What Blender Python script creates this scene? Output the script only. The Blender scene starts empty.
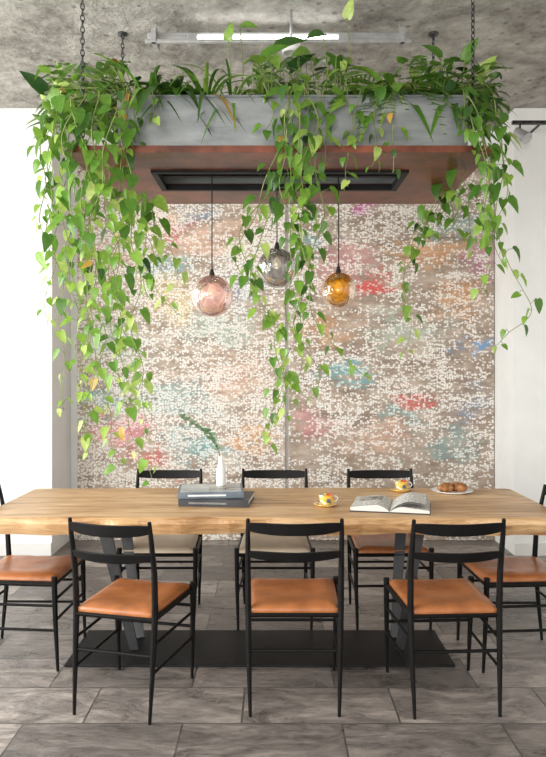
import bpy, math, random
from mathutils import Vector, Matrix, noise
random.seed(7)
F=700.0; CH=1.475
def P(px,py,d): return Vector(((px-273)*d/F, d, CH-(py-368)*d/F))
scene=bpy.context.scene
scene.view_settings.view_transform='Standard'
# ---------------------------------------------------------------- materials
def new_mat(name):
    m=bpy.data.materials.new(name); m.use_nodes=True
    nt=m.node_tree; b=nt.nodes['Principled BSDF']; return m,nt,b
def nd(nt,t,ins=None,**props):
    n=nt.nodes.new(t)
    for k,v in props.items(): setattr(n,k,v)
    if ins:
        for k,v in ins.items():
            if isinstance(v,bpy.types.NodeSocket): nt.links.new(v,n.inputs[k])
            else: n.inputs[k].default_value=v
    return n
def c4(c): return (c[0],c[1],c[2],1)
def ramp(nt,fac,stops,interp='LINEAR'):
    r=nt.nodes.new('ShaderNodeValToRGB'); nt.links.new(fac,r.inputs[0])
    e=r.color_ramp.elements; r.color_ramp.interpolation=interp
    while len(e)<len(stops): e.new(0.5)
    for i,(p,c) in enumerate(stops):
        e[i].position=p; e[i].color=c4(c) if len(c)==3 else c
    return r.outputs[0]
def mixc(nt,fac,a,b,blend='MIX'):
    n=nt.nodes.new('ShaderNodeMix'); n.data_type='RGBA'; n.blend_type=blend
    for idx,v in ((0,fac),(6,a),(7,b)):
        if isinstance(v,bpy.types.NodeSocket): nt.links.new(v,n.inputs[idx])
        else: n.inputs[idx].default_value = v if idx==0 else c4(v)
    return n.outputs[2]
def mth(nt,op,*a):
    return nd(nt,'ShaderNodeMath',{i:x for i,x in enumerate(a)},operation=op).outputs[0]
def coords(nt,scale=(1,1,1),loc=(0,0,0),rot=(0,0,0)):
    tc=nt.nodes.new('ShaderNodeTexCoord')
    mp=nd(nt,'ShaderNodeMapping',{'Vector':tc.outputs['Object'],'Scale':scale,'Location':loc,'Rotation':rot})
    return mp.outputs[0]
def bump(nt,b,h,strength=.3,dist=.01):
    n=nd(nt,'ShaderNodeBump',{'Height':h,'Strength':strength,'Distance':dist}); nt.links.new(n.outputs[0],b.inputs['Normal'])
def noisy(name,c1,c2,scale=5,rough=.5,metal=0,bs=.1,bd=.005,sc=(1,1,1),lo=.35,hi=.65,detail=6,spec=.5):
    m,nt,b=new_mat(name)
    v=coords(nt,sc)
    n=nd(nt,'ShaderNodeTexNoise',{'Vector':v,'Scale':scale,'Detail':detail,'Roughness':.6})
    nt.links.new(ramp(nt,n.outputs[0],[(lo,c1),(hi,c2)]),b.inputs['Base Color'])
    b.inputs['Roughness'].default_value=rough; b.inputs['Metallic'].default_value=metal
    b.inputs['Specular IOR Level'].default_value=spec
    if bs: bump(nt,b,n.outputs[0],bs,bd)
    return m
M={}
M['white']=noisy('plaster_white',(.82,.815,.80),(.88,.875,.86),3,.8,0,.05)
M['trim']=noisy('trim_white',(.74,.73,.71),(.8,.79,.77),3,.5,0,.0)
M['black']=noisy('black_lacquer',(.005,.005,.005),(.009,.008,.008),14,.45,0,.03,spec=.14)
M['steel']=noisy('dark_steel',(.008,.008,.009),(.018,.018,.020),4,.55,.2,.05,spec=.2)
M['legsteel']=noisy('leg_steel',(.05,.05,.052),(.09,.09,.095),6,.45,.5,.05)
M['zinc']=noisy('zinc_planter',(.17,.18,.185),(.31,.32,.325),3,.5,.3,.1,.003,(1,1,4),detail=9)
M['chain']=noisy('chain_metal',(.04,.04,.045),(.10,.10,.10),30,.35,.9,0)
M['soil']=noisy('soil',(.02,.013,.008),(.06,.04,.025),40,.95,0,1,.02)
M['cord']=noisy('cord_black',(.01,.01,.01),(.02,.02,.02),40,.6,0,0)
M['brass']=noisy('socket_brass',(.35,.25,.1),(.45,.32,.14),30,.3,.9,0)
M['alu']=noisy('aluminium',(.38,.38,.38),(.5,.5,.5),20,.4,.5,0)
M['ceramic']=noisy('white_ceramic',(.82,.81,.79),(.87,.86,.84),6,.25,0,0)
M['leather']=noisy('tan_leather',(.21,.066,.020),(.46,.165,.055),5,.34,0,.3,.004,detail=9)
M['beige']=noisy('beige_leather',(.58,.46,.33),(.68,.56,.42),7,.45,0,.2,.003)
M['rust']=noisy('copper_plate',(.065,.017,.009),(.22,.062,.030),5,.36,.2,.2,.003,detail=9)
M['cover']=noisy('book_cover',(.30,.33,.36),(.56,.56,.55),9,.4,0,0)
M['cover2']=noisy('book_cover_dark',(.02,.022,.03),(.05,.05,.06),9,.45,0,0)
M['cover3']=noisy('book_cover_blue_grey',(.10,.13,.16),(.18,.21,.25),9,.45,0,0)
M['stem']=noisy('vine_stem',(.16,.22,.05),(.22,.25,.08),30,.6,0,0)
M['vstem']=noisy('twig_brown',(.12,.10,.05),(.2,.16,.09),30,.7,0,0)
M['croissant']=noisy('pastry_crust',(.16,.05,.012),(.50,.22,.07),30,.5,0,.6,.004)
def emis(name,c,s):
    m,nt,b=new_mat(name); b.inputs['Base Color'].default_value=c4(c)
    b.inputs['Emission Color'].default_value=c4(c); b.inputs['Emission Strength'].default_value=s; return m
M['tube']=emis('tube_light',(1,1,1),7)
M['bulb']=emis('bulb_glow',(1,.85,.6),.6)
m,nt,b=new_mat('concrete_ceiling'); v=coords(nt)
n1=nd(nt,'ShaderNodeTexNoise',{'Vector':v,'Scale':1.9,'Detail':8.0,'Roughness':.65,'Distortion':.8})
n2=nd(nt,'ShaderNodeTexNoise',{'Vector':v,'Scale':9.0,'Detail':9.0,'Roughness':.72})
vo=nd(nt,'ShaderNodeTexVoronoi',{'Vector':v,'Scale':9.0})
c=ramp(nt,n1.outputs[0],[(.36,(.23,.205,.175)),(.5,(.40,.37,.325)),(.62,(.64,.61,.55))])
c=mixc(nt,.45,c,ramp(nt,n2.outputs[0],[(.36,(.14,.128,.11)),(.52,(.46,.435,.39)),(.66,(.76,.74,.68))]))
c=mixc(nt,ramp(nt,vo.outputs['Distance'],[(.10,(.7,.7,.7)),(.2,(0,0,0))]),c,(.15,.13,.11))
nt.links.new(c,b.inputs['Base Color']); b.inputs['Roughness'].default_value=.85
bump(nt,b,n2.outputs[0],1.0,.06); M['concrete']=m
# slate floor
m,nt,b=new_mat('slate_tiles'); v=coords(nt,loc=(.13,.02,0))
br=nt.nodes.new('ShaderNodeTexBrick'); br.offset=.37; br.squash=1
nt.links.new(v,br.inputs['Vector'])
for k,x in (('Color1',(.10,.090,.086)),('Color2',(.33,.298,.280)),('Mortar',(.075,.067,.062))): br.inputs[k].default_value=c4(x)
for k,x in (('Scale',1),('Mortar Size',.004),('Mortar Smooth',.1),('Bias',0),('Brick Width',.66),('Row Height',.325)): br.inputs[k].default_value=x
tv=nd(nt,'ShaderNodeVectorMath',{0:br.outputs[0],1:(23,23,23),2:v},operation='MULTIPLY_ADD').outputs[0]
def tn(scale,s,rot,dist,rough=.68):
    mp=nd(nt,'ShaderNodeMapping',{'Vector':tv,'Scale':s,'Rotation':(0,0,rot)})
    return nd(nt,'ShaderNodeTexNoise',{'Vector':mp.outputs[0],'Scale':scale,'Detail':10.0,'Roughness':rough,'Distortion':dist})
n1=tn(2.2,(1,2.4,1),.5,1.8); n2=tn(8.0,(1,3,1),.4,1.4,.74)
c=mixc(nt,.9,br.outputs[0],ramp(nt,n1.outputs[0],[(.34,(.42,.385,.375)),(.5,(.90,.87,.85)),(.64,(1.55,1.47,1.41))]),'MULTIPLY')
c=mixc(nt,.65,c,ramp(nt,n2.outputs[0],[(.38,(.50,.47,.46)),(.5,(1,1,1)),(.62,(1.4,1.37,1.34))]),'MULTIPLY')
nt.links.new(c,b.inputs['Base Color'])
nt.links.new(ramp(nt,n1.outputs[0],[(.3,(.22,)*3),(.7,(.42,)*3)]),b.inputs['Roughness'])
h=mth(nt,'SUBTRACT',mth(nt,'ADD',n1.outputs[0],mth(nt,'MULTIPLY',n2.outputs[0],.5)),br.outputs[1])
bump(nt,b,h,.7,.016); M['slate']=m
# wood
m,nt,b=new_mat('oak_slab')
n1=nd(nt,'ShaderNodeTexNoise',{'Vector':coords(nt,(.6,6,4)),'Scale':2.6,'Detail':8.0,'Roughness':.62,'Distortion':1.6})
n2=nd(nt,'ShaderNodeTexNoise',{'Vector':coords(nt,(1,2,1)),'Scale':1.6,'Detail':3.0})
n3=nd(nt,'ShaderNodeTexNoise',{'Vector':coords(nt,(3,60,30)),'Scale':3.0,'Detail':4.0})
c=ramp(nt,n1.outputs[0],[(.32,(.34,.17,.07)),(.48,(.62,.385,.19)),(.62,(.74,.51,.29))])
c=mixc(nt,.75,c,ramp(nt,n2.outputs[0],[(.38,(.68,.60,.50)),(.58,(1,1,1))]),'MULTIPLY')
c=mixc(nt,.45,c,ramp(nt,n3.outputs[0],[(.35,(.6,.5,.4)),(.55,(1,1,1))]),'MULTIPLY')
vo=nd(nt,'ShaderNodeTexVoronoi',{'Vector':coords(nt,(1,2.2,1)),'Scale':1.7})
c=mixc(nt,ramp(nt,vo.outputs['Distance'],[(.035,(1,1,1)),(.12,(0,0,0))]),c,(.16,.075,.03))
nt.links.new(c,b.inputs['Base Color']); b.inputs['Roughness'].default_value=.42
bump(nt,b,n1.outputs[0],.2,.005); M['oak']=m
# distressed woven rug panels
def rugmat(name,off,dens0,blobs,basebr=1):
    m,nt,b=new_mat(name)
    tc=nt.nodes.new('ShaderNodeTexCoord'); sx=nd(nt,'ShaderNodeSeparateXYZ',{0:tc.outputs['Object']})
    v2=nd(nt,'ShaderNodeCombineXYZ',{0:sx.outputs[0],1:sx.outputs[2],2:off}).outputs[0]
    def ns(scale,s,detail=4.0,rough=.6,loc=(0,0,0),dist=0.0):
        mp=nd(nt,'ShaderNodeMapping',{'Vector':v2,'Scale':s,'Location':loc})
        return nd(nt,'ShaderNodeTexNoise',{'Vector':mp.outputs[0],'Scale':scale,'Detail':detail,'Roughness':rough,'Distortion':dist})
    jn=ns(20.0,(1,1,1),3.0)
    vj=nd(nt,'ShaderNodeVectorMath',{0:jn.outputs[1],1:(.03,.03,0),2:v2},operation='MULTIPLY_ADD').outputs[0]
    mp=nd(nt,'ShaderNodeMapping',{'Vector':vj,'Scale':(46,60,1)})
    fl=nd(nt,'ShaderNodeTexVoronoi',{'Vector':mp.outputs[0],'Scale':1.0,'Randomness':.85},distance='EUCLIDEAN',voronoi_dimensions='2D')
    rnd=nd(nt,'ShaderNodeSeparateColor',{0:fl.outputs['Color']}).outputs[0]
    fine=ns(90.0,(1,1,1),2.0)
    wear=ns(1.7,(1.0,1.7,1),6.0,.68,dist=.5)
    wear2=ns(7.0,(.3,3,1),5.0,.65,(3,3,0)); wear3=ns(7.0,(2.6,.35,1),4.0,.6,(9,3,0))
    dn=mth(nt,'ADD',mth(nt,'MULTIPLY_ADD',wear.outputs[0],2.8,dens0),mth(nt,'MULTIPLY_ADD',wear2.outputs[0],2.1,-1.05))
    dn=mth(nt,'ADD',dn,mth(nt,'MULTIPLY_ADD',wear3.outputs[0],1.5,-.75))
    on=mth(nt,'MULTIPLY_ADD',mth(nt,'SUBTRACT',dn,rnd),4.0,.5)
    on=nd(nt,'ShaderNodeClamp',{0:on}).outputs[0]
    shp=mth(nt,'ADD',fl.outputs['Distance'],mth(nt,'MULTIPLY_ADD',fine.outputs[0],1.3,-.65))
    shp=ramp(nt,shp,[(.38,(1,1,1)),(.66,(0,0,0))])
    fleck=mth(nt,'MULTIPLY',on,shp)
    base=ns(4.0,(1,2.4,1),6.0,.65,(1,2,0))
    col=ramp(nt,base.outputs[0],[(.35,tuple(x*basebr for x in (.23,.165,.125))),(.5,tuple(x*basebr for x in (.35,.268,.21))),(.65,tuple(x*basebr for x in (.50,.40,.33)))])
    white=(.86,.815,.765)
    dj=ns(3.2,(1,1.6,1),6.0,.7,(7,1,0))
    vd=nd(nt,'ShaderNodeVectorMath',{0:dj.outputs[1],1:(1.0,.8,0),2:v2},operation='MULTIPLY_ADD').outputs[0]
    vd=nd(nt,'ShaderNodeVectorMath',{0:vd,1:(-.5,-.4,0)},operation='ADD').outputs[0]
    stre=ns(26.0,(.7,2,1),4.0,.75,(5,5,0))
    cw=nd(nt,'ShaderNodeRGB'); cw.outputs[0].default_value=c4(white); whc=cw.outputs[0]
    for (px,py,rx,ry,cc,k) in blobs:
        d=6.0; cx=(px-273)*d/F; cz=CH-(py-368)*d/F; k*=.88
        q=nd(nt,'ShaderNodeVectorMath',{0:vd,1:(cx,cz,off)},operation='SUBTRACT').outputs[0]
        q=nd(nt,'ShaderNodeVectorMath',{0:q,1:(F/(d*rx),F/(d*ry),0)},operation='MULTIPLY').outputs[0]
        ln=nd(nt,'ShaderNodeVectorMath',{0:q},operation='LENGTH').outputs[1]
        a=mth(nt,'ADD',ln,mth(nt,'MULTIPLY_ADD',stre.outputs[0],3.8,-1.9))
        mk=ramp(nt,a,[(.30,(k,k,k)),(1.2,(0,0,0))])
        col=mixc(nt,mk,col,cc)
        mk2=mth(nt,'MULTIPLY',mk,.30); whc=mixc(nt,mk2,whc,cc)
    fin=mixc(nt,fleck,col,whc)
    nt.links.new(fin,b.inputs['Base Color']); b.inputs['Roughness'].default_value=.6
    bump(nt,b,fleck,.25,.004)
    return m
PK=(.80,.25,.30);TE=(.10,.42,.46);OR=(.80,.33,.08);RD=(.66,.07,.06);MG=(.55,.06,.35);YE=(.80,.58,.12);BL=(.12,.32,.60);SG=(.42,.58,.50);PE=(.85,.50,.36)
M['rugA']=rugmat('distressed_rug_a',0.0,-.74,[
 (175,225,28,14,RD,.6),(150,205,22,12,OR,.7),(200,250,40,20,PE,.6),(235,225,30,18,PE,.5),(165,268,34,20,TE,.6),(215,330,44,22,SG,.6),(110,265,22,14,RD,.7),
 (175,300,30,24,YE,.5),(120,340,36,22,SG,.6),(235,380,34,24,PE,.5),(180,400,50,18,TE,.5),(125,432,34,18,PK,.85),(100,400,28,18,TE,.6),(150,458,30,12,RD,.7),(205,445,40,20,TE,.7),(250,440,26,14,OR,.6),(240,290,24,24,BL,.35),(195,212,18,10,BL,.5)],1.2)
M['rugB']=rugmat('distressed_rug_b',4.4,-.98,[
 (372,211,16,9,MG,1),(365,287,22,14,RD,1),(340,262,40,24,PK,.4),(430,250,44,18,OR,.55),(455,225,34,16,TE,.5),(405,330,46,16,SG,.5),(480,345,18,10,BL,.95),
 (350,375,26,11,TE,.8),(415,398,24,10,RD,.8),(455,300,30,18,OR,.5),(330,330,26,20,OR,.4),(470,410,24,18,BL,.4),(380,435,46,16,PE,.5),(445,445,40,18,TE,.45),(315,420,26,18,PK,.45),(480,260,18,30,MG,.35),(310,240,20,18,TE,.5),(400,415,30,10,TE,.5)],1.08)
# foliage
m,nt,b=new_mat('leaf_green')
at=nd(nt,'ShaderNodeAttribute',attribute_name='Col')
no=nd(nt,'ShaderNodeTexNoise',{'Vector':coords(nt),'Scale':45.0,'Detail':3.0})
c=mixc(nt,.6,at.outputs[0],ramp(nt,no.outputs[0],[(.35,(.7,.75,.7)),(.65,(1.2,1.15,1.1))]),'MULTIPLY')
nt.links.new(c,b.inputs['Base Color']); b.inputs['Roughness'].default_value=.33
t=nd(nt,'ShaderNodeBsdfTranslucent',{'Color':c}); mx=nd(nt,'ShaderNodeMixShader',{0:.33,1:b.outputs[0],2:t.outputs[0]})
nt.links.new(mx.outputs[0],nt.nodes['Material Output'].inputs[0]); M['leaf']=m
# glass globes
def globemat(name,tint,dens,scale=16):
    m,nt,b=new_mat(name)
    v=nd(nt,'ShaderNodeTexVoronoi',{'Vector':coords(nt),'Scale':scale},feature='DISTANCE_TO_EDGE')
    bp=nd(nt,'ShaderNodeBump',{'Height':v.outputs[0],'Strength':.8,'Distance':.01})
    tr=nd(nt,'ShaderNodeBsdfTransparent',{'Color':c4(tint)})
    gl=nd(nt,'ShaderNodeBsdfGlossy',{'Color':(1,1,1,1),'Roughness':.05,'Normal':bp.outputs[0]})
    df=nd(nt,'ShaderNodeBsdfTranslucent',{'Color':c4(tint),'Normal':bp.outputs[0]})
    d2=nd(nt,'ShaderNodeBsdfDiffuse',{'Color':c4(tint),'Normal':bp.outputs[0]})
    ad=nd(nt,'ShaderNodeMixShader',{0:.5,1:df.outputs[0],2:d2.outputs[0]})
    edge=ramp(nt,v.outputs[0],[(.0,(min(1,dens+.35),)*3),(.12,(dens,)*3)])
    m1=nd(nt,'ShaderNodeMixShader',{0:edge,1:tr.outputs[0],2:ad.outputs[0]})
    lw=nd(nt,'ShaderNodeLayerWeight',{'Blend':.35,'Normal':bp.outputs[0]})
    fr=nd(nt,'ShaderNodeMath',{0:lw.outputs[0],1:.55,2:.06},operation='MULTIPLY_ADD')
    m2=nd(nt,'ShaderNodeMixShader',{0:fr.outputs[0],1:m1.outputs[0],2:gl.outputs[0]})
    nt.links.new(m2.outputs[0],nt.nodes['Material Output'].inputs[0]); return m
M['gpink']=globemat('glass_pink',(.95,.70,.65),.42)
M['ggrey']=globemat('glass_grey',(.52,.51,.50),.22)
M['gamber']=globemat('glass_amber',(.84,.48,.03),.35)
m,nt,b=new_mat('patterned_porcelain')
v=nd(nt,'ShaderNodeTexVoronoi',{'Vector':coords(nt,(1,1,.8)),'Scale':55.0},distance='CHEBYCHEV')
sp=nd(nt,'ShaderNodeSeparateColor',{'Color':v.outputs['Color']})
c=ramp(nt,sp.outputs[0],[(0,(.85,.45,.05)),(.25,(.9,.7,.2)),(.4,(.85,.83,.78)),(.6,(.1,.2,.3)),(.75,(.6,.1,.05)),(.88,(.85,.6,.1))],'CONSTANT')
nt.links.new(c,b.inputs['Base Color']); b.inputs['Roughness'].default_value=.2; M['cup']=m
m,nt,b=new_mat('coffee'); b.inputs['Base Color'].default_value=(.05,.02,.01,1); b.inputs['Roughness'].default_value=.15; M['coffee']=m
m,nt,b=new_mat('printed_page')
w=nd(nt,'ShaderNodeTexWave',{'Vector':coords(nt,(0,1,0)),'Scale':16.0,'Distortion':0.0},bands_direction='Y')
n=nd(nt,'ShaderNodeTexNoise',{'Vector':coords(nt,(1,.6,0)),'Scale':90.0,'Detail':2.0})
ln=mth(nt,'MULTIPLY',ramp(nt,w.outputs[1],[(.55,(0,0,0)),(.65,(1,1,1))]),ramp(nt,n.outputs[0],[(.40,(0,0,0)),(.44,(1,1,1))]))
c=mixc(nt,ln,(.84,.82,.78),(.12,.12,.12)); nt.links.new(c,b.inputs['Base Color']); M['page']=m
M['paper']=noisy('paper_edge',(.62,.59,.54),(.78,.76,.71),60,.8,0,0,sc=(.1,.1,6))
M['photo']=noisy('page_photograph',(.05,.05,.05),(.6,.56,.5),22,.5,0,0)
m,nt,b=new_mat('window_glass'); tr=nd(nt,'ShaderNodeBsdfTransparent',{'Color':(.96,.98,.98,1)}); nt.links.new(tr.outputs[0],nt.nodes['Material Output'].inputs[0]); M['wglass']=m

# ---------------------------------------------------------------- mesh builder
class MB:
    def __init__(s): s.v=[];s.f=[];s.m=[];s.c=[];s.mats=[];s.col=(1,1,1)
    def mi(s,mat):
        if mat not in s.mats: s.mats.append(mat)
        return s.mats.index(mat)
    def add(s,vs,fs,mat):
        o=len(s.v); k=s.mi(mat)
        s.v+= [tuple(x) for x in vs]; s.c+=[s.col]*len(vs)
        for f in fs: s.f.append(tuple(o+i for i in f)); s.m.append(k)
    def box(s,c,size,mat,rot=None,taper=1):
        c=Vector(c); hx,hy,hz=size[0]/2,size[1]/2,size[2]/2
        vs=[]
        for z,t in ((-hz,taper),(hz,1)):
            for x,y in ((-hx,-hy),(hx,-hy),(hx,hy),(-hx,hy)): vs.append(Vector((x*t,y*t,z)))
        if rot is not None: vs=[rot@x for x in vs]
        s.add([x+c for x in vs],[(0,3,2,1),(4,5,6,7),(0,1,5,4),(1,2,6,5),(2,3,7,6),(3,0,4,7)],mat)
    def box2(s,a,b,mat): s.box([(a[i]+b[i])/2 for i in range(3)],[abs(b[i]-a[i]) for i in range(3)],mat)
    def tube(s,path,rad,mat,n=8,caps=True,sx=1,sy=1):
        path=[Vector(p) for p in path]
        if not hasattr(rad,'__len__'): rad=[rad]*len(path)
        t=(path[1]-path[0]).normalized()
        u=t.orthogonal().normalized() if abs(t.z)<.9 else (Vector((1,0,0))-t*t.x).normalized()
        vs=[];
        for i,p in enumerate(path):
            if i==0: t=(path[1]-p)
            elif i==len(path)-1: t=(p-path[i-1])
            else: t=(path[i+1]-path[i-1])
            t=t.normalized(); u=(u-t*u.dot(t))
            u=u.normalized() if u.length>1e-6 else t.orthogonal().normalized()
            w=t.cross(u)
            for k in range(n):
                a=2*math.pi*(k+.5)/n; vs.append(p+(u*math.cos(a)*sx+w*math.sin(a)*sy)*rad[i])
        fs=[]
        for i in range(len(path)-1):
            for k in range(n):
                a=i*n+k; b2=i*n+(k+1)%n; fs.append((a,b2,b2+n,a+n))
        if caps: fs.append(tuple(range(n-1,-1,-1))); fs.append(tuple((len(path)-1)*n+k for k in range(n)))
        s.add(vs,fs,mat)
    def lathe(s,prof,c,mat,n=32,rot=None):
        c=Vector(c); vs=[];fs=[]
        for r,z in prof:
            for k in range(n):
                a=2*math.pi*k/n; q=Vector((r*math.cos(a),r*math.sin(a),z))
                if rot is not None: q=rot@q
                vs.append(q+c)
        for i in range(len(prof)-1):
            for k in range(n):
                a=i*n+k;b2=i*n+(k+1)%n; fs.append((a,b2,b2+n,a+n))
        s.add(vs,fs,mat)
    def torus(s,c,R,r,mat,rot,stretch=1,n=12,k2=6):
        vs=[];fs=[];c=Vector(c)
        for i in range(n):
            a=2*math.pi*i/n
            for j in range(k2):
                b2=2*math.pi*j/k2
                q=Vector(((R+r*math.cos(b2))*math.cos(a), r*math.sin(b2), (R+r*math.cos(b2))*math.sin(a)*stretch))
                vs.append(rot@q+c)
        for i in range(n):
            for j in range(k2):
                fs.append((i*k2+j,i*k2+(j+1)%k2,((i+1)%n)*k2+(j+1)%k2,((i+1)%n)*k2+j))
        s.add(vs,fs,mat)
    def obj(s,name,parent=None,smooth=False,bevel=0,subsurf=0,colors=False,loc=None):
        me=bpy.data.meshes.new(name); me.from_pydata(s.v,[],s.f)
        for mt in s.mats: me.materials.append(mt)
        me.polygons.foreach_set('material_index',s.m)
        if smooth: me.polygons.foreach_set('use_smooth',[True]*len(s.f))
        if colors:
            ca=me.color_attributes.new('Col','FLOAT_COLOR','POINT')
            flat=[]
            for c in s.c: flat+= [c[0],c[1],c[2],1]
            ca.data.foreach_set('color',flat)
        me.update()
        o=bpy.data.objects.new(name,me); scene.collection.objects.link(o)
        if bevel:
            md=o.modifiers.new('bevel','BEVEL'); md.width=bevel; md.segments=2; md.limit_method='ANGLE'
        if subsurf:
            md=o.modifiers.new('sub','SUBSURF'); md.levels=subsurf; md.render_levels=subsurf
        if parent: o.parent=parent
        if loc: o.location=loc
        return o
def empty(name,loc=(0,0,0),rz=0):
    e=bpy.data.objects.new(name,None); e.empty_display_size=.1; scene.collection.objects.link(e)
    e.location=loc; e.rotation_euler=(0,0,rz); return e

# ---------------------------------------------------------------- room
X0,X1=-3.2,3.2; YB=6.03; YP=5.51; ZC=3.52
b=MB(); b.box2((X0,-2.5,-.1),(X1,YB+.2,0),M['slate']); b.obj('floor')
b=MB(); b.box2((X0,-1.0,ZC),(X1,YB+.2,ZC+.2),M['concrete']); b.obj('ceiling')
b=MB(); b.box2((X0,YB,0),(X1,YB+.2,ZC),M['white']); b.obj('wall_back')
b=MB(); b.box2((X0,YP,0),(-1.74,YB,ZC),M['white']); b.obj('wall_back_left')
b=MB(); b.box2((1.90,YP,0),(X1,YB,ZC),M['white']); b.obj('wall_back_right')
b=MB(); b.box2((X1,-2.5,0),(X1+.2,YB+.2,ZC),M['white']); b.obj('wall_right')
b=MB(); wins=[(.2,2.3),(2.9,5.0)]; zs=(.35,3.1)
b.box2((X0-.2,-2.5,0),(X0,YB+.2,zs[0]),M['white']); b.box2((X0-.2,-2.5,zs[1]),(X0,YB+.2,ZC),M['white'])
for a,c in ((-2.5,.2),(2.3,2.9),(5.0,YB+.2)): b.box2((X0-.2,a,zs[0]),(X0,c,zs[1]),M['white'])
b.obj('wall_left')
for i,(a,c) in enumerate(wins):
    w=empty('window_%d'%(i+1)); b=MB()
    for y in (a+.03,(a+c)/2,c-.03): b.box2((X0-.13,y-.03,zs[0]),(X0-.07,y+.03,zs[1]),M['steel'])
    for z in (zs[0]+.03,1.3,2.2,zs[1]-.03): b.box2((X0-.12,a,z-.02),(X0-.08,c,z+.02),M['steel'])
    b.obj('frame',w); b=MB(); b.box2((X0-.102,a,zs[0]),(X0-.098,c,zs[1]),M['wglass']); b.obj('glass',w)
b=MB(); b.box2((X0,YP-.018,0),(-1.74,YP,.1),M['trim']); b.obj('baseboard_left',bevel=.004)
b=MB(); b.box2((1.90,YP-.018,0),(X1,YP,.1),M['trim']); b.obj('baseboard_right',bevel=.004)
for (a,c,mt) in ((-1.675,.105,'rugA'),(.135,1.895,'rugB')):
    b=MB(); b.box2((a,YB-.04,.0),(c,YB-.001,3.36),M[mt]); b.obj('woven_fabric_panel',bevel=.006)

# ---------------------------------------------------------------- table
tb=empty('dining_table')
b=MB(); nx=110; TX0,TX1=-1.43,1.42; TZ=.75
rows=[]
for i in range(nx+1):
    t=i/nx; x=TX0+(TX1-TX0)*t
    e=.03*noise.noise(Vector((x*1.3,0,1)))+.012*noise.noise(Vector((x*6,3,1)))
    g=.03*noise.noise(Vector((x*1.2,7,1)))+.008*noise.noise(Vector((x*6,9,1)))
    w=.026*noise.noise(Vector((x*5,5,5)))+.006*noise.noise(Vector((x*17,5,5))); h=.012*noise.noise(Vector((x*4,15,5)))
    yf=3.385+e; yb=4.235+g
    if i in(0,nx): yf+=.02; yb-=.02
    prof=[(yf+.006,TZ),(yf-.004,TZ-.008),(yf-.008+w,TZ-.03),(yf+.004+w,TZ-.058),(yf+.022+w,TZ-.086+h),(yf+.05,TZ-.092+h),
          (yb-.05,TZ-.08),(yb-.02,TZ-.07),(yb,TZ-.035),(yb-.002,TZ-.008),(yb-.01,TZ)]
    rows.append([(x+ (.012*noise.noise(Vector((y*4,2,x))) if i in (0,nx) else 0),y,z) for y,z in prof])
n=len(rows[0]); vs=[p for r in rows for p in r]; fs=[]
for i in range(nx):
    for k in range(n):
        a=i*n+k; c=i*n+(k+1)%n; fs.append((a,c,c+n,a+n))
fs.append(tuple(range(n))); fs.append(tuple(nx*n+k for k in reversed(range(n))))
b.add(vs,fs,M['oak']); b.obj('slab_top',tb)
b=MB(); b.box2((-1.03,3.45,0),(.90,3.91,.012),M['steel']); b.obj('base_plate',tb,bevel=.003)
b=MB()
for sx,xt,xb in ((-1,-.86,-.72),(1,.74,.66)):
    for yt,yb_ in ((3.56,3.64),(4.02,3.80)):
        b.tube([Vector((xb,yb_,.012)),Vector((xt,yt,.665))],[.032,.045],M['legsteel'],n=4,sx=1.0,sy=.35)
    b.box((xt,3.78,.66),(.14,.62,.02),M['legsteel'])
b.box((-.04,3.78,.62),(1.5,.05,.06),M['legsteel'])
b.obj('steel_legs',tb)

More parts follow.
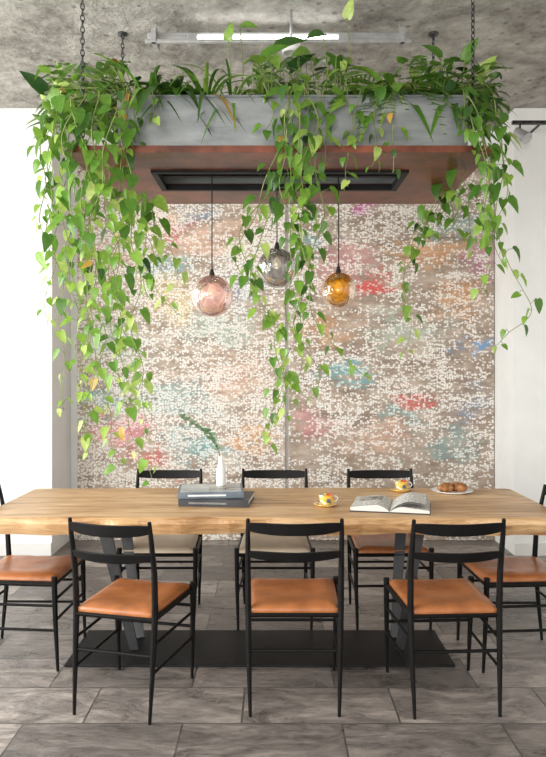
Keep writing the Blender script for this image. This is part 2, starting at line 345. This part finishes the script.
# ---------------------------------------------------------------- chairs
def chair(loc,rz,seat,ws=1.0):
    e=empty('dining_chair',loc,rz); e.scale=(ws,1,1); b=MB(); K=M['black']
    for s in (-1,1):
        b.tube([(s*.188,-.24,0),(s*.194,-.222,.22),(s*.198,-.205,.45),(s*.199,-.215,.62),(s*.198,-.25,.78),(s*.197,-.262,.842)],
               [.008,.0125,.0155,.014,.0115,.009],K,n=6)
        b.tube([(s*.205,.215,0),(s*.212,.205,.25),(s*.214,.20,.462)],[.008,.013,.0155],K,n=6)
        b.tube([(s*.193,-.220,.20),(s*.210,.206,.20)],.0075,K,n=6)
        b.tube([(s*.196,-.212,.32),(s*.212,.203,.32)],.0075,K,n=6)
        b.tube([(s*.198,-.205,.425),(s*.212,.20,.425)],.014,K,n=4)
    b.tube([(-.211,.205,.25),(.211,.205,.25)],.008,K,n=6)
    b.tube([(-.212,.203,.35),(.212,.203,.35)],.008,K,n=6)
    b.tube([(-.212,.20,.425),(.212,.20,.425)],.014,K,n=4)
    b.tube([(-.194,-.214,.27),(.194,-.214,.27)],.008,K,n=6)
    b.tube([(-.198,-.205,.422),(.198,-.205,.422)],.015,K,n=4)
    b.obj('frame',e,smooth=False,bevel=.002)
    b=MB()
    for zc,hh,y0 in ((.808,.026,-.254),(.688,.021,-.230)):
        N=14; vs=[]
        for i in range(N+1):
            t=i/N*2-1; x=t*.196; y=y0-.035*(1-t*t); h2=hh*(1-.30*t**4); zz=zc-.006*(1-t*t)
            for dy,dz in ((-.006,-h2),(.006,-h2),(.006,h2),(-.006,h2)): vs.append((x,y+dy-(.01 if dz>0 else 0),zz+dz))
        fs=[]
        for i in range(N):
            for k in range(4): a=i*4+k;c=i*4+(k+1)%4; fs.append((a,c,c+4,a+4))
        fs.append((3,2,1,0)); fs.append(tuple(N*4+k for k in range(4)))
        b.add(vs,fs,K)
    b.obj('back_slats',e,bevel=.003)
    b=MB(); NX=16;NY=16; vs=[];fs=[]
    def sp(u,v):
        y=-.212+.417*(v*.5+.5); hw=.190+.013*(v*.5+.5)
        return u*hw,y
    for top in (1,0):
        for j in range(NY+1):
            for i in range(NX+1):
                u=i/NX*2-1; v=j/NY*2-1; x,y=sp(u,v)
                ed=max(abs(u),abs(v)); 
                z=.450+ .022*(1-ed**6) - .014*(1-u*u)*(1-v*v) if top else .422
                z+= (.003*noise.noise(Vector((x*20,y*20,loc[0])))) if top else 0
                vs.append((x,y,z))
    W=NX+1; o2=W*(NY+1)
    for j in range(NY):
        for i in range(NX):
            a=j*W+i; fs.append((a,a+1,a+W+1,a+W)); fs.append((o2+a,o2+a+W,o2+a+W+1,o2+a+1))
    for i in range(NX):
        a=i; fs.append((a+1,a,o2+a,o2+a+1)); a=NY*W+i; fs.append((a,a+1,o2+a+1,o2+a))
    for j in range(NY):
        a=j*W; fs.append((a,a+W,o2+a+W,o2+a)); a=j*W+NX; fs.append((a+W,a,o2+a,o2+a+W))
    b.add(vs,fs,M[seat]); b.obj('seat',e,smooth=True)
    return e
chair((-.620,3.17,0),math.radians(-14),'leather',.92)
chair((.092,3.20,0),math.radians(0),'leather')
chair((.765,3.19,0),math.radians(3),'leather',.97)
chair((-.650,4.14,0),math.radians(180),'beige')
chair((.01,4.14,0),math.radians(180),'beige')
chair((.675,4.14,0),math.radians(181),'leather')
chair((-1.25,3.62,0),math.radians(-93),'leather')
chair((1.225,3.60,0),math.radians(92),'leather')

# ---------------------------------------------------------------- hanging planter
hp=empty('hanging_planter')
PX0,PX1,PY0,PY1=-.97,1.04,3.30,4.34; PZ=2.492
OX0,OX1,OY0,OY1=-.63,.70,3.60,3.98
def ring(b,x0,x1,y0,y1,ix0,ix1,iy0,iy1,z0,z1,mt):
    b.box2((x0,y0,z0),(x1,iy0,z1),mt); b.box2((x0,iy1,z0),(x1,y1,z1),mt)
    b.box2((x0,iy0,z0),(ix0,iy1,z1),mt); b.box2((ix1,iy0,z0),(x1,iy1,z1),mt)
b=MB(); ring(b,PX0,PX1,PY0,PY1,OX0,OX1,OY0,OY1,PZ,PZ+.032,M['rust']); b.obj('copper_canopy_plate',hp)
BX0,BX1,BY0,BY1=-.745,.935,3.36,4.26; z0,z1=PZ+.032,2.775
b=MB()
ring(b,BX0,BX1,BY0,BY1,BX0+.012,BX1-.012,BY0+.012,BY1-.012,z0,z1,M['zinc'])
ring(b,OX0-.025,OX1+.025,OY0-.025,OY1+.025,OX0,OX1,OY0,OY1,z0,z1-.03,M['zinc'])
ring(b,BX0-.008,BX1+.008,BY0-.008,BY1+.008,BX0+.012,BX1-.012,BY0+.012,BY1-.012,z1-.001,z1+.008,M['zinc'])
b.obj('zinc_trough',hp)
b=MB(); ring(b,BX0+.012,BX1-.012,BY0+.012,BY1-.012,OX0-.025,OX1+.025,OY0-.025,OY1+.025,z0,z1-.05,M['soil']); b.obj('soil',hp)
b=MB(); ring(b,OX0,OX1,OY0,OY1,OX0+.03,OX1-.03,OY0+.03,OY1-.03,PZ-.012,PZ+.02,M['steel']); 
b.box2((OX0,3.785,PZ+.02),(OX1,3.815,PZ+.045),M['steel']); b.obj('opening_frame',hp)
b=MB()
for cx,cy in ((-.92,3.38),(.965,3.38),(-.92,4.28),(.98,4.28)):
    z=PZ+.044; k=0
    b.torus((cx,cy,PZ+.036),.012,.004,M['chain'],Matrix.Rotation(math.pi/2,3,'X'))
    while z<ZC-.01:
        b.torus((cx,cy,z+.012),.009,.0027,M['chain'],Matrix.Rotation(k*math.pi/2+.5,3,'Z'),1.9,10,5); z+=.028; k+=1
    b.lathe([(0,ZC),(.03,ZC),(.03,ZC-.012),(0,ZC-.014)],(cx,cy,0),M['chain'],16)
b.obj('suspension_chains',hp,smooth=True)

# ---------------------------------------------------------------- pendants
def pendant(px,py,d,r,mt):
    c=P(px,py,d); e=empty('glass_pendant_lamp'); b=MB()
    prof=[]
    for i in range(25):
        a=math.radians(12)+ (math.pi-math.radians(12))*i/24
        prof.append((r*math.sin(a),r*math.cos(a)))
    prof[-1]=(.0001,-r)
    b.lathe(prof,c,M[mt],48); b.obj('glass_globe',e,smooth=True)
    b=MB(); zt=c.z+r*math.cos(math.radians(12))
    b.lathe([(.0,.034),(.008,.034),(.011,.02),(.017,.0),(.020,-.004),(.0,-.004)],(c.x,c.y,zt),M['cord'],20)
    b.lathe([(0,-.004),(.012,-.004),(.012,-.045),(0,-.045)],(c.x,c.y,zt),M['brass'],16)
    b.tube([(c.x,c.y,zt+.03),(c.x,c.y,PZ+.03)],.0035,M['cord'],6)
    b.obj('cord_and_socket',e,smooth=True)
    b=MB(); b.lathe([(0,-.045),(.012,-.05),(.024,-.075),(.024,-.09),(.012,-.11),(0,-.113)],(c.x,c.y,zt),M['bulb'],16); b.obj('bulb',e,smooth=True)
pendant(212,296,3.80,.114,'gpink'); pendant(277,268,3.80,.108,'ggrey'); pendant(338.5,290,3.80,.096,'gamber')

# ---------------------------------------------------------------- ceiling light, spots
e=empty('fluorescent_ceiling_light'); b=MB()
lx0,lx1=(148-273)*4.16/F,(408-273)*4.16/F; lz=3.40
b.box2((lx0,4.13,lz+.02),(lx1,4.19,lz+.055),M['alu']); b.box2((lx0,4.06,lz-.035),(lx1,4.085,lz-.015),M['alu'])
for x in (lx0+.05,lx1-.05):
    b.box2((x-.015,4.05,lz-.035),(x+.015,4.19,lz+.05),M['alu']); b.tube([(x,4.16,lz+.05),(x,4.16,ZC)],.006,M['alu'],6)
b.obj('housing',e,bevel=.003)
b=MB(); b.tube([(lx0+.3,4.11,lz+.008),(lx1-.42,4.11,lz+.008)],.019,M['tube'],12)
b.obj('tube',e,smooth=True)
b=MB(); 
for x in (lx0+.27,lx1-.39): b.box2((x-.03,4.09,lz-.02),(x+.03,4.15,lz+.035),M['alu'])
b.obj('tube_holders',e,bevel=.004)
e=empty('ceiling_spotlight'); b=MB(); c=P(291,48,4.0)
b.lathe([(0,.045),(.05,.045),(.055,.0),(.05,-.03),(.04,-.032),(.035,-.02),(0,-.02)],c,M['ceramic'],28)
b.tube([c+Vector((0,0,.04)),(c.x,c.y,ZC)],.008,M['alu'],8); b.obj('spot_body',e,smooth=True)
e=empty('wall_spotlight'); b=MB(); c=P(520,127,5.3)
b.box2((c.x-.06,c.y-.015,c.z+.02),(c.x+.2,c.y+.015,c.z+.045),M['chain'])
b.tube([(c.x+.16,c.y,c.z+.03),(c.x+.16,YP,c.z+.03)],.01,M['chain'],8)
b.tube([(c.x,c.y,c.z+.03),(c.x,c.y,c.z-.04)],.007,M['chain'],8)
b.tube([(c.x-.03,c.y,c.z-.03),(c.x+.01,c.y-.04,c.z-.08),(c.x+.03,c.y-.07,c.z-.11)],[.03,.04,.045],M['alu'],16)
b.obj('spot_body',e,smooth=False)

# ---------------------------------------------------------------- foliage
def lerp(a,b_,t): return tuple(a[i]*(1-t)+b_[i]*t for i in range(3))
DARK=(.025,.075,.016); MID=(.100,.235,.028); BRI=(.25,.42,.06); YEL=(.48,.60,.17)
def green(br):
    br=max(0,min(1,br+random.gauss(0,.22)))
    c=lerp(DARK,MID,br*2) if br<.5 else (lerp(MID,BRI,(br-.5)*3) if br<.83 else lerp(BRI,YEL,(br-.83)*5.8))
    if random.random()<.012: c=(.50,.30,.06)
    return c
TS=[0,.10,.38,.70,1.0]; SY=[-.10,.06,.38,.72,1.0]; SW=[.20,.40,.40,.22,0]
def heart(b,base,dirv,nrm,L,W,mat=None):
    d=dirv.normalized(); n=(nrm-d*nrm.dot(d))
    n=n.normalized() if n.length>1e-4 else d.orthogonal().normalized(); s=d.cross(n)
    curl=random.uniform(.05,.45); fold=random.uniform(.1,.55); tw=random.uniform(-.15,.15)
    vs=[]
    for t in TS: vs.append(base+d*L*t - n*L*curl*t*t+s*L*tw*t*t)
    for sg in (-1,1):
        for k in range(4):
            vs.append(base+d*L*SY[k]+s*(sg*SW[k]*W+L*tw*max(0,SY[k])**2)+n*(fold*SW[k]*W - L*curl*max(0,SY[k])**2))
    fs=[]
    for sg,o in ((-1,5),(1,9)):
        q=[(0,1,o+1,o),(1,2,o+2,o+1),(2,3,o+3,o+2)]
        for f in q: fs.append(f if sg>0 else f[::-1])
        f=(3,4,o+3); fs.append(f if sg>0 else f[::-1])
    b.add(vs,fs,mat or M['leaf'])
def smoothpath(pts,step=.03):
    out=[];n=len(pts)
    for i in range(n-1):
        p0=pts[max(0,i-1)];p1=pts[i];p2=pts[i+1];p3=pts[min(n-1,i+2)]
        k=max(2,int((p2-p1).length/step))
        for j in range(k):
            t=j/k; out.append(.5*((2*p1)+(p2-p0)*t+(2*p0-5*p1+4*p2-p3)*t*t+(3*p1-p0-3*p2+p3)*t**3))
    out.append(pts[-1]); return out
def vine(b,pix,d0,d1=None,br0=.55,br1=.75,size=.075,gap=.055,start=0.0):
    d1=d1 or d0
    pts=[P(x+random.uniform(-2,2),y,d0+(d1-d0)*i/max(1,len(pix)-1)) for i,(x,y) in enumerate(pix)]
    path=smoothpath(pts,.02)
    ph=random.uniform(0,9); ph2=random.uniform(0,9)
    path=[p+Vector((.014*math.sin(i*.37+ph)+.02*math.sin(i*.11+ph2),.014*math.cos(i*.31+ph),0)) for i,p in enumerate(path)]
    b.col=lerp(MID,BRI,.3)
    b.tube(path,[.0030*(1-.5*i/len(path)) for i in range(len(path))],M['stem'],4)
    acc=0; k=0; az=random.uniform(0,6.28); nxt=gap
    for i in range(1,len(path)):
        acc+=(path[i]-path[i-1]).length
        t=i/len(path)
        if (acc>nxt and t>start) or i==len(path)-1:
            acc=0; nxt=gap*random.uniform(.5,1.5)*(1+.35*t)*(1 if random.random()<.93 else 2.0)
            az+=2.4+random.uniform(-.6,.6); k+=1
            out=Vector((math.cos(az),math.sin(az)*.8-.3,0)).normalized()
            s=size*random.uniform(.55,1.3)*(1.12-.45*t)
            pb=path[i]; pe=pb+out*s*.5+Vector((0,0,random.uniform(-.02,.03)))
            b.col=green(br0+(br1-br0)*t)
            b.tube([pb,(pb+pe)/2+Vector((0,0,.008)),pe],.0013,M['stem'],3,caps=False)
            dr=out*random.uniform(.2,.9)+Vector((random.uniform(-.4,.4),0,-random.uniform(.4,1.1)))
            nr=out*.6+Vector((random.uniform(-.5,.5),-.7,.45))
            heart(b,pe,dr,nr,s,s*random.uniform(.74,.92))
b=MB()
LV=[
([(62,88),(50,120),(47,170),(52,225),(64,285),(60,340),(62,410)],3.28,3.28),
([(80,92),(68,130),(72,190),(88,250),(84,330),(80,385),(96,456)],3.26,3.22),
([(100,90),(98,140),(108,210),(118,300),(125,370),(133,430),(146,480)],3.25,3.25),
([(118,100),(122,160),(132,210),(150,245),(163,285),(180,315)],3.25,3.3),
([(52,96),(40,130),(40,180),(46,230),(58,268),(42,320)],3.4,3.4),
([(112,100),(108,150),(100,210),(93,280),(100,350),(88,430)],3.22,3.2),
([(128,130),(130,190),(136,260),(131,330),(142,385),(128,412)],3.3,3.3),
([(75,110),(62,160),(66,230),(76,300),(72,350),(84,395)],3.5,3.5),
([(95,120),(88,170),(80,220),(68,262),(78,300)],3.6,3.6),
([(120,180),(118,250),(124,320),(138,375),(140,435)],3.9,3.9),
([(85,170),(96,260),(92,330),(98,390),(110,440),(122,465)],3.4,3.4),
([(105,160),(115,220),(110,280),(120,340),(128,405)],3.6,3.6),
([(140,190),(145,220),(140,260),(152,300)],3.7,3.7),
([(60,110),(52,150),(58,200),(52,240)],3.5,3.5),
([(100,110),(92,160),(98,210),(90,250)],3.3,3.3),
([(70,100),(78,150),(84,200),(78,260),(88,310),(92,360)],3.24,3.24),
([(150,205),(160,235),(172,250),(184,285)],3.6,3.6)]
for pix,d0,d1 in LV: vine(b,pix,d0,d1,.45,.88,.075,.029)  # leaf tint turns yellow-green lower down: sunlight put into the vertex colour
MV=[
([(290,85),(282,120),(281,180),(303,235),(300,290),(280,340),(276,390),(268,446)],3.26,3.26),
([(302,84),(312,120),(302,180),(310,250),(314,310),(330,350),(352,366),(370,379)],3.25,3.25),
([(284,140),(270,180),(250,215),(234,262),(252,296),(272,322)],3.28,3.28),
([(296,120),(288,190),(252,240),(254,290),(276,330),(286,390),(272,434)],3.24,3.24),
([(306,130),(318,190),(314,250),(300,320),(322,380),(306,404)],3.3,3.3),
([(290,190),(304,250),(298,300),(288,350),(276,395)],3.3,3.3),
([(262,190),(244,225),(240,250),(250,275)],3.3,3.3),
([(292,110),(300,150),(306,200),(306,235)],3.22,3.22),
([(286,180),(296,240),(290,310),(296,370),(280,420)],3.35,3.35)]
for pix,d0,d1 in MV: vine(b,pix,d0,d1,.42,.80,.066,.032)
RV=[
([(468,96),(486,130),(486,180),(480,225),(492,270),(486,292)],3.26,3.26),
([(488,100),(503,140),(505,190),(500,240),(519,285),(526,312),(506,332),(497,345)],3.3,3.3),
([(446,180),(432,215),(412,252),(400,290),(413,330),(410,350)],3.9,3.9),
([(478,120),(492,160),(497,210),(488,240)],3.5,3.5),
([(470,170),(462,205),(446,232),(425,238)],3.6,3.6),
([(440,190),(422,230),(405,262),(410,290)],4.1,4.1),
([(480,180),(470,220),(478,250)],3.7,3.7),
([(494,130),(508,180),(498,230),(504,262)],3.4,3.4),
([(470,110),(476,150),(484,190),(476,215)],3.25,3.25),
([(455,185),(440,215),(420,225),(412,245)],4.0,4.0)]
for pix,d0,d1 in RV: vine(b,pix,d0,d1,.36,.70,.073,.032)
for x,ln,br in ((262,40,.45),(275,60,.5),(290,75,.5),(305,95,.55),(318,85,.5),(332,70,.5),(345,95,.5),(355,50,.4),(378,75,.42),(385,80,.42),(455,40,.35),(466,60,.35),(150,30,.5),(135,50,.5),(128,60,.5)):
    sx=random.uniform(-10,10)
    vine(b,[(x,82),(x+sx*.4,92),(x+sx,92+ln*.5),(x+sx*.6,92+ln)],3.36,3.30,br,br+.15,.070,.034)
b.obj('trailing_pothos_plant',smooth=True,colors=True)

b=MB()
def mound(b,x0,x1,y0,y1,n,br,size,dlo=3.38,dhi=4.1):
    for i in range(n):
        x=random.uniform(x0,x1); y=y1-(y1-y0)*random.random()**1.4; d=random.uniform(dlo,dhi)
        c=P(x,y,d); 
        base=Vector((min(max(c.x,BX0+.03),BX1-.03)*.97,min(max(d,3.40),4.2),2.735))
        az=random.uniform(0,6.28)
        out=Vector((math.cos(az),math.sin(az)-.4,0)).normalized()
        b.col=green(br); mid=(base+c)/2+Vector((0,0,.05))
        if c.z>2.72: b.tube([base,mid,c],.0018,M['stem'],3,caps=False)
        s=size*random.uniform(.6,1.3)
        heart(b,c,out+Vector((0,0,random.uniform(-.9,.35))),Vector((out.x*.6+random.uniform(-.3,.3),-.5,.8)),s,s*.8)
mound(b,42,126,62,130,230,.55,.088,3.34,3.9)
mound(b,130,180,74,96,20,.4,.08)
mound(b,250,345,56,106,160,.52,.090)
mound(b,340,420,76,100,36,.45,.08)
mound(b,420,500,62,130,170,.45,.09,3.36,3.9)
mound(b,400,470,58,95,50,.5,.085)
for x,y,s,br in ((240,28,.12,.75),(228,40,.09,.6),(347,18,.10,.9),(323,33,.12,.4),(262,60,.17,.3),(275,48,.16,.4),(310,55,.15,.5),(290,70,.15,.5),(60,78,.13,.4),(44,92,.15,.35),(110,62,.12,.6),(465,60,.12,.5),(480,75,.12,.5),(440,58,.12,.45),(52,110,.14,.35)):
    c=P(x,y,3.6); b.col=green(br); base=Vector((min(max(c.x,BX0+.05),BX1-.05),3.5,2.735))
    b.tube([base,(base+c)/2+Vector((.02,0,.0)),c],.0028,M['stem'],4,caps=False)
    heart(b,c,Vector((random.uniform(-.6,.8),-.35,random.uniform(-.2,.6))),Vector((0,-.9,.5)),s,s*.7)
b.obj('potted_pothos_plant',smooth=True,colors=True)

def strap(b,base,az,L,W,rise,droop,br):
    N=9; d=Vector((math.cos(az),math.sin(az),0)); s=Vector((-d.y,d.x,0)); vs=[]
    for i in range(N+1):
        t=i/N; p=base+d*L*t*(.55+.45*t)*.9+Vector((0,0,L*(rise*t-droop*t*t)))
        w=W*math.sin(math.pi*(.12+.88*t))**.7*(1 if t<1 else 0)+.0006
        vs+= [p-s*w+Vector((0,0,w*.35)),p,p+s*w+Vector((0,0,w*.35))]
    fs=[]
    for i in range(N):
        a=i*3; fs+=[(a,a+1,a+4,a+3),(a+1,a+2,a+5,a+4)]
    b.col=green(br); b.add(vs,fs,M['leaf'])
def strapplant(name,px,d,n,L,W,br,rise=1.3,droop=1.2):
    b=MB(); c=P(px,95,d); base=Vector((c.x,d,2.735))
    for i in range(n):
        az=2*math.pi*i/n*1.0+random.uniform(-.3,.3)
        strap(b,base+Vector((math.cos(az)*.01,math.sin(az)*.01,0)),az,L*random.uniform(.6,1.15),W*random.uniform(.7,1.2),rise*random.uniform(.6,1.25),droop*random.uniform(.7,1.3),br)
    b.obj(name,smooth=True,colors=True)
def fern(name,px,d,n,L,br):
    b=MB(); c=P(px,95,d); base=Vector((c.x,d,2.735))
    for i in range(n):
        az=2*math.pi*i/n+random.uniform(-.3,.3); dd=Vector((math.cos(az),math.sin(az),0)); s=Vector((-dd.y,dd.x,0))
        l=L*random.uniform(.65,1.15); rise=random.uniform(.7,1.5); dr=random.uniform(.9,1.5); pts=[]
        for k in range(16):
            t=k/15; pts.append(base+dd*l*t*.85+Vector((0,0,l*(rise*t-dr*t*t))))
        b.col=green(br); b.tube(pts,.0015,M['stem'],3,caps=False)
        for k in range(2,16):
            t=k/15; w=.055*math.sin(math.pi*(.15+.8*t))+.008
            for sg in (-1,1):
                p=pts[k]; tip=p+s*sg*w+dd*w*.45+Vector((0,0,-.3*w)); f=dd*.008
                b.add([p-f,p+f,tip],[(0,1,2)],M['leaf'])
    b.obj(name,smooth=False,colors=True)
strapplant('spider_plant',150,3.46,34,.34,.010,.5)
strapplant('bromeliad',142,3.60,22,.30,.019,.35,1.3,.9)
strapplant('spider_plant',206,3.45,40,.32,.010,.5)
strapplant('birds_nest_fern',176,3.46,24,.38,.024,.25,1.2,1.3)
strapplant('bromeliad',194,3.9,24,.32,.018,.35,1.3,1.0)
strapplant('spider_plant',232,3.50,34,.30,.008,.45,1.4,1.4)
fern('boston_fern',372,3.47,26,.34,.55)
strapplant('birds_nest_fern',396,3.52,22,.38,.022,.5,1.3,1.2)
fern('boston_fern',412,3.46,26,.36,.5)
strapplant('spider_plant',238,4.10,40,.36,.010,.4)
strapplant('spider_plant',345,4.1,30,.38,.011,.4)
strapplant('birds_nest_fern',452,3.47,22,.36,.019,.4,1.1,1.2)
strapplant('spider_plant',160,4.1,34,.36,.010,.35)

# ---------------------------------------------------------------- tabletop things
TZ=.7505
def book(b,c,w,dp,h,rz,cov):
    R=Matrix.Rotation(rz,3,'Z'); c=Vector(c)
    b.box(c+Vector((0,0,.002)),(w,dp,.004),M[cov],R); b.box(c+Vector((0,0,h-.002)),(w,dp,.004),M[cov],R)
    b.box(c+R@Vector((0,-dp/2+.002,0))+Vector((0,0,h/2)),(w,.005,h),M[cov],R)
    b.box(c+R@Vector((.0,.002,0))+Vector((0,0,h/2)),(w-.012,dp-.012,h-.008),M['paper'],R)
e=empty('book_stack'); b=MB(); book(b,(-.300,3.79,TZ),.37,.28,.036,math.radians(-5),'cover2'); b.obj('book_lower',e,bevel=.0012)
b=MB(); book(b,(-.340,3.83,TZ+.0365),.35,.28,.032,math.radians(5),'cover3'); b.obj('book_upper',e,bevel=.0012)
b=MB(); R=Matrix.Rotation(math.radians(5),3,'Z'); b.box(Vector((-.340,3.83,TZ+.0365+.0326)),(.325,.255,.001),M['cover'],R)
b.box(Vector((-.340,3.83,TZ+.0365+.0336))+R@Vector((.06,-.03,0)),(.14,.10,.001),M['photo'],R)
R2=Matrix.Rotation(math.radians(-5),3,'Z'); b.box(Vector((-.30,3.79,TZ+.018))+R2@Vector((-.03,-.1395,0)),(.20,.002,.010),M['alu'],R2)
b.box(Vector((-.340,3.83,TZ+.0525))+R@Vector((-.02,-.1395,0)),(.20,.002,.009),M['ceramic'],R); b.obj('cover_print',e)
VC=Vector(((221-273)*3.88/F,3.88,TZ+.0705))
e=empty('ceramic_bottle_vase'); b=MB()
b.lathe([(0,0),(.022,0),(.026,.01),(.027,.06),(.023,.10),(.015,.13),(.012,.155),(.014,.165),(.010,.165),(.009,.14),(0,.13)],VC,M['ceramic'],28); b.obj('bottle',e,smooth=True)
e=empty('eucalyptus_sprig'); b=MB()
for wp in ([(221,464),(218,450),(208,436),(196,425),(182,417)],[(221,464),(219,450),(214,438),(207,430)]):
    path=smoothpath([P(x,y,3.88) for x,y in wp],.015); b.tube(path,.0018,M['vstem'],5)
    for i in range(6,len(path)):
        if i%2: continue
        for sgn in (-1,1):
            g=random.uniform(-.04,.04); b.col=(.17+g,.30+g,.17+g)
            dv=Vector((sgn*random.uniform(.3,1),random.uniform(-.7,.7),random.uniform(-.2,.8)))
            heart(b,path[i],dv,Vector((random.uniform(-.5,.5),-1,.4)),.028,.026)
b.obj('twig',e,smooth=True,colors=True)
def cup(x,y,r=.03):
    e=empty('espresso_cup',(x,y,TZ)); b=MB()
    b.lathe([(0,.004),(.03,.004),(.045,.008),(.064,.014),(.065,.012),(.046,.003),(.03,0),(0,0)],(0,0,0),M['cup'],36); b.obj('saucer',e,smooth=True)
    b=MB(); b.lathe([(0,.006),(r*.55,.006),(r*.75,.014),(r*.98,.035),(r*1.05,.06),(r*.97,.06),(r*.9,.036),(r*.6,.014),(0,.012)],(0,0,0),M['cup'],36)
    b.tube([(r*.95,0,.05),(r*1.5,0,.052),(r*1.75,0,.038),(r*1.45,0,.024),(r*.85,0,.024)],.0035,M['cup'],8)
    b.obj('cup',e,smooth=True)
    b=MB(); b.lathe([(r*.93,.047),(0.0001,.0475)],(0,0,0),M['coffee'],28); b.obj('coffee',e)
cup(.278,3.68,.036); cup(.755,4.12,.036)
e=empty('open_book',(.615,3.64,TZ),math.radians(-13)); 
b=MB(); b.box((0,0,.002),(.40,.30,.004),M['cover2']); b.obj('cover',e,bevel=.001)
b=MB()
for sg in (-1,1):
    N=14
    def zt(t,k=0): return .005+(.040 if sg<0 else .034)*(math.sin(min(1,t*2.6)*math.pi/2))*(1-.60*t)+k
    vs=[];fs=[]
    for i in range(N+1):
        t=i/N; x=sg*t*.196
        for y in (-.145,.145): vs+= [(x,y,.0045),(x,y,zt(t))]
    for i in range(N):
        a=i*4; f=(a+1,a+3,a+7,a+5); fs.append(f if sg<0 else f[::-1])
    b.add(vs,fs,M['page']); fs=[]
    for i in range(N):
        a=i*4; fs+=[(a,a+1,a+5,a+4),(a+2,a+6,a+7,a+3)]
    fs.append((N*4,N*4+1,N*4+3,N*4+2)); b.add(vs,fs,M['paper'])
    if sg<0:
        vs=[];fs=[]
        for i in range(N+1):
            t=.25+.6*i/N; vs+=[(sg*t*.196,.01,zt(t,.0012)),(sg*t*.196,.125,zt(t,.0012))]
        for i in range(N): fs.append((i*2,i*2+1,i*2+3,i*2+2))
        b.add(vs,fs,M['photo'])
    for q in range(3):
        vs=[];fs=[]
        for i in range(9):
            t=i/8; x=sg*t*.185; z=.01+(.050+.012*q)*math.sin(min(1,t*1.5)*math.pi/2)*(1-.35*t)
            vs+=[(x*(1-.05*q),-.14,z),(x*(1-.05*q),.14,z)]
        for i in range(8): fs.append((i*2,i*2+1,i*2+3,i*2+2))
        if q<2 and sg>0: b.add(vs,fs,M['page'])
b.obj('pages',e,smooth=False)
e=empty('pastry_plate',(1.045,4.08,TZ)); b=MB()
b.lathe([(0,.004),(.07,.004),(.115,.016),(.118,.014),(.075,0),(0,0)],(0,0,0),M['ceramic'],40); b.obj('plate',e,smooth=True)
for (x,y,rz) in ((-.04,.0,.3),(.045,.02,-.5)):
    b=MB(); pts=[];rd=[]
    for i in range(15):
        t=i/14*2-1; a=t*1.1
        pts.append(Vector((math.sin(a)*.055,-math.cos(a)*.03+.02,.028))); rd.append((.026*(1-abs(t)**2.2)+.004)*(1+.12*math.cos(i*2.1)))
    b.tube(pts,rd,M['croissant'],12); o=b.obj('croissant',e,smooth=True,loc=(x,y,0)); o.rotation_euler=(0,0,rz)

# ---------------------------------------------------------------- light
w=bpy.data.worlds.new('World'); scene.world=w; w.use_nodes=True
bg=w.node_tree.nodes['Background']; bg.inputs[0].default_value=(1,.985,.965,1); bg.inputs[1].default_value=.98
def area(name,loc,rot,sx,sy,en,col=(1,1,1)):
    l=bpy.data.lights.new(name,'AREA'); l.shape='RECTANGLE'; l.size=sx; l.size_y=sy; l.energy=en; l.color=col
    o=bpy.data.objects.new(name,l); scene.collection.objects.link(o); o.location=loc; o.rotation_euler=rot; return o
for i,(a,c) in enumerate(wins):
    area('window_daylight',(X0-.3,(a+c)/2,1.8),(0,math.radians(-90),0),2.6,2.0,135 if i else 320,(1,.98,.95))
area('front_window_daylight',(-1.2,-2.3,2.1),(math.radians(90),0,math.radians(-8)),3,2.2,135,(1,.975,.94))
# ---------------------------------------------------------------- camera
cam=bpy.data.cameras.new('camera'); co=bpy.data.objects.new('camera',cam); scene.collection.objects.link(co)
co.location=(0,0,CH); co.rotation_euler=(math.pi/2,0,0)
cam.sensor_width=36; cam.sensor_fit='AUTO'; cam.lens=F/757*36; cam.shift_y=-10.5/757
cam.clip_start=.05
scene.camera=co
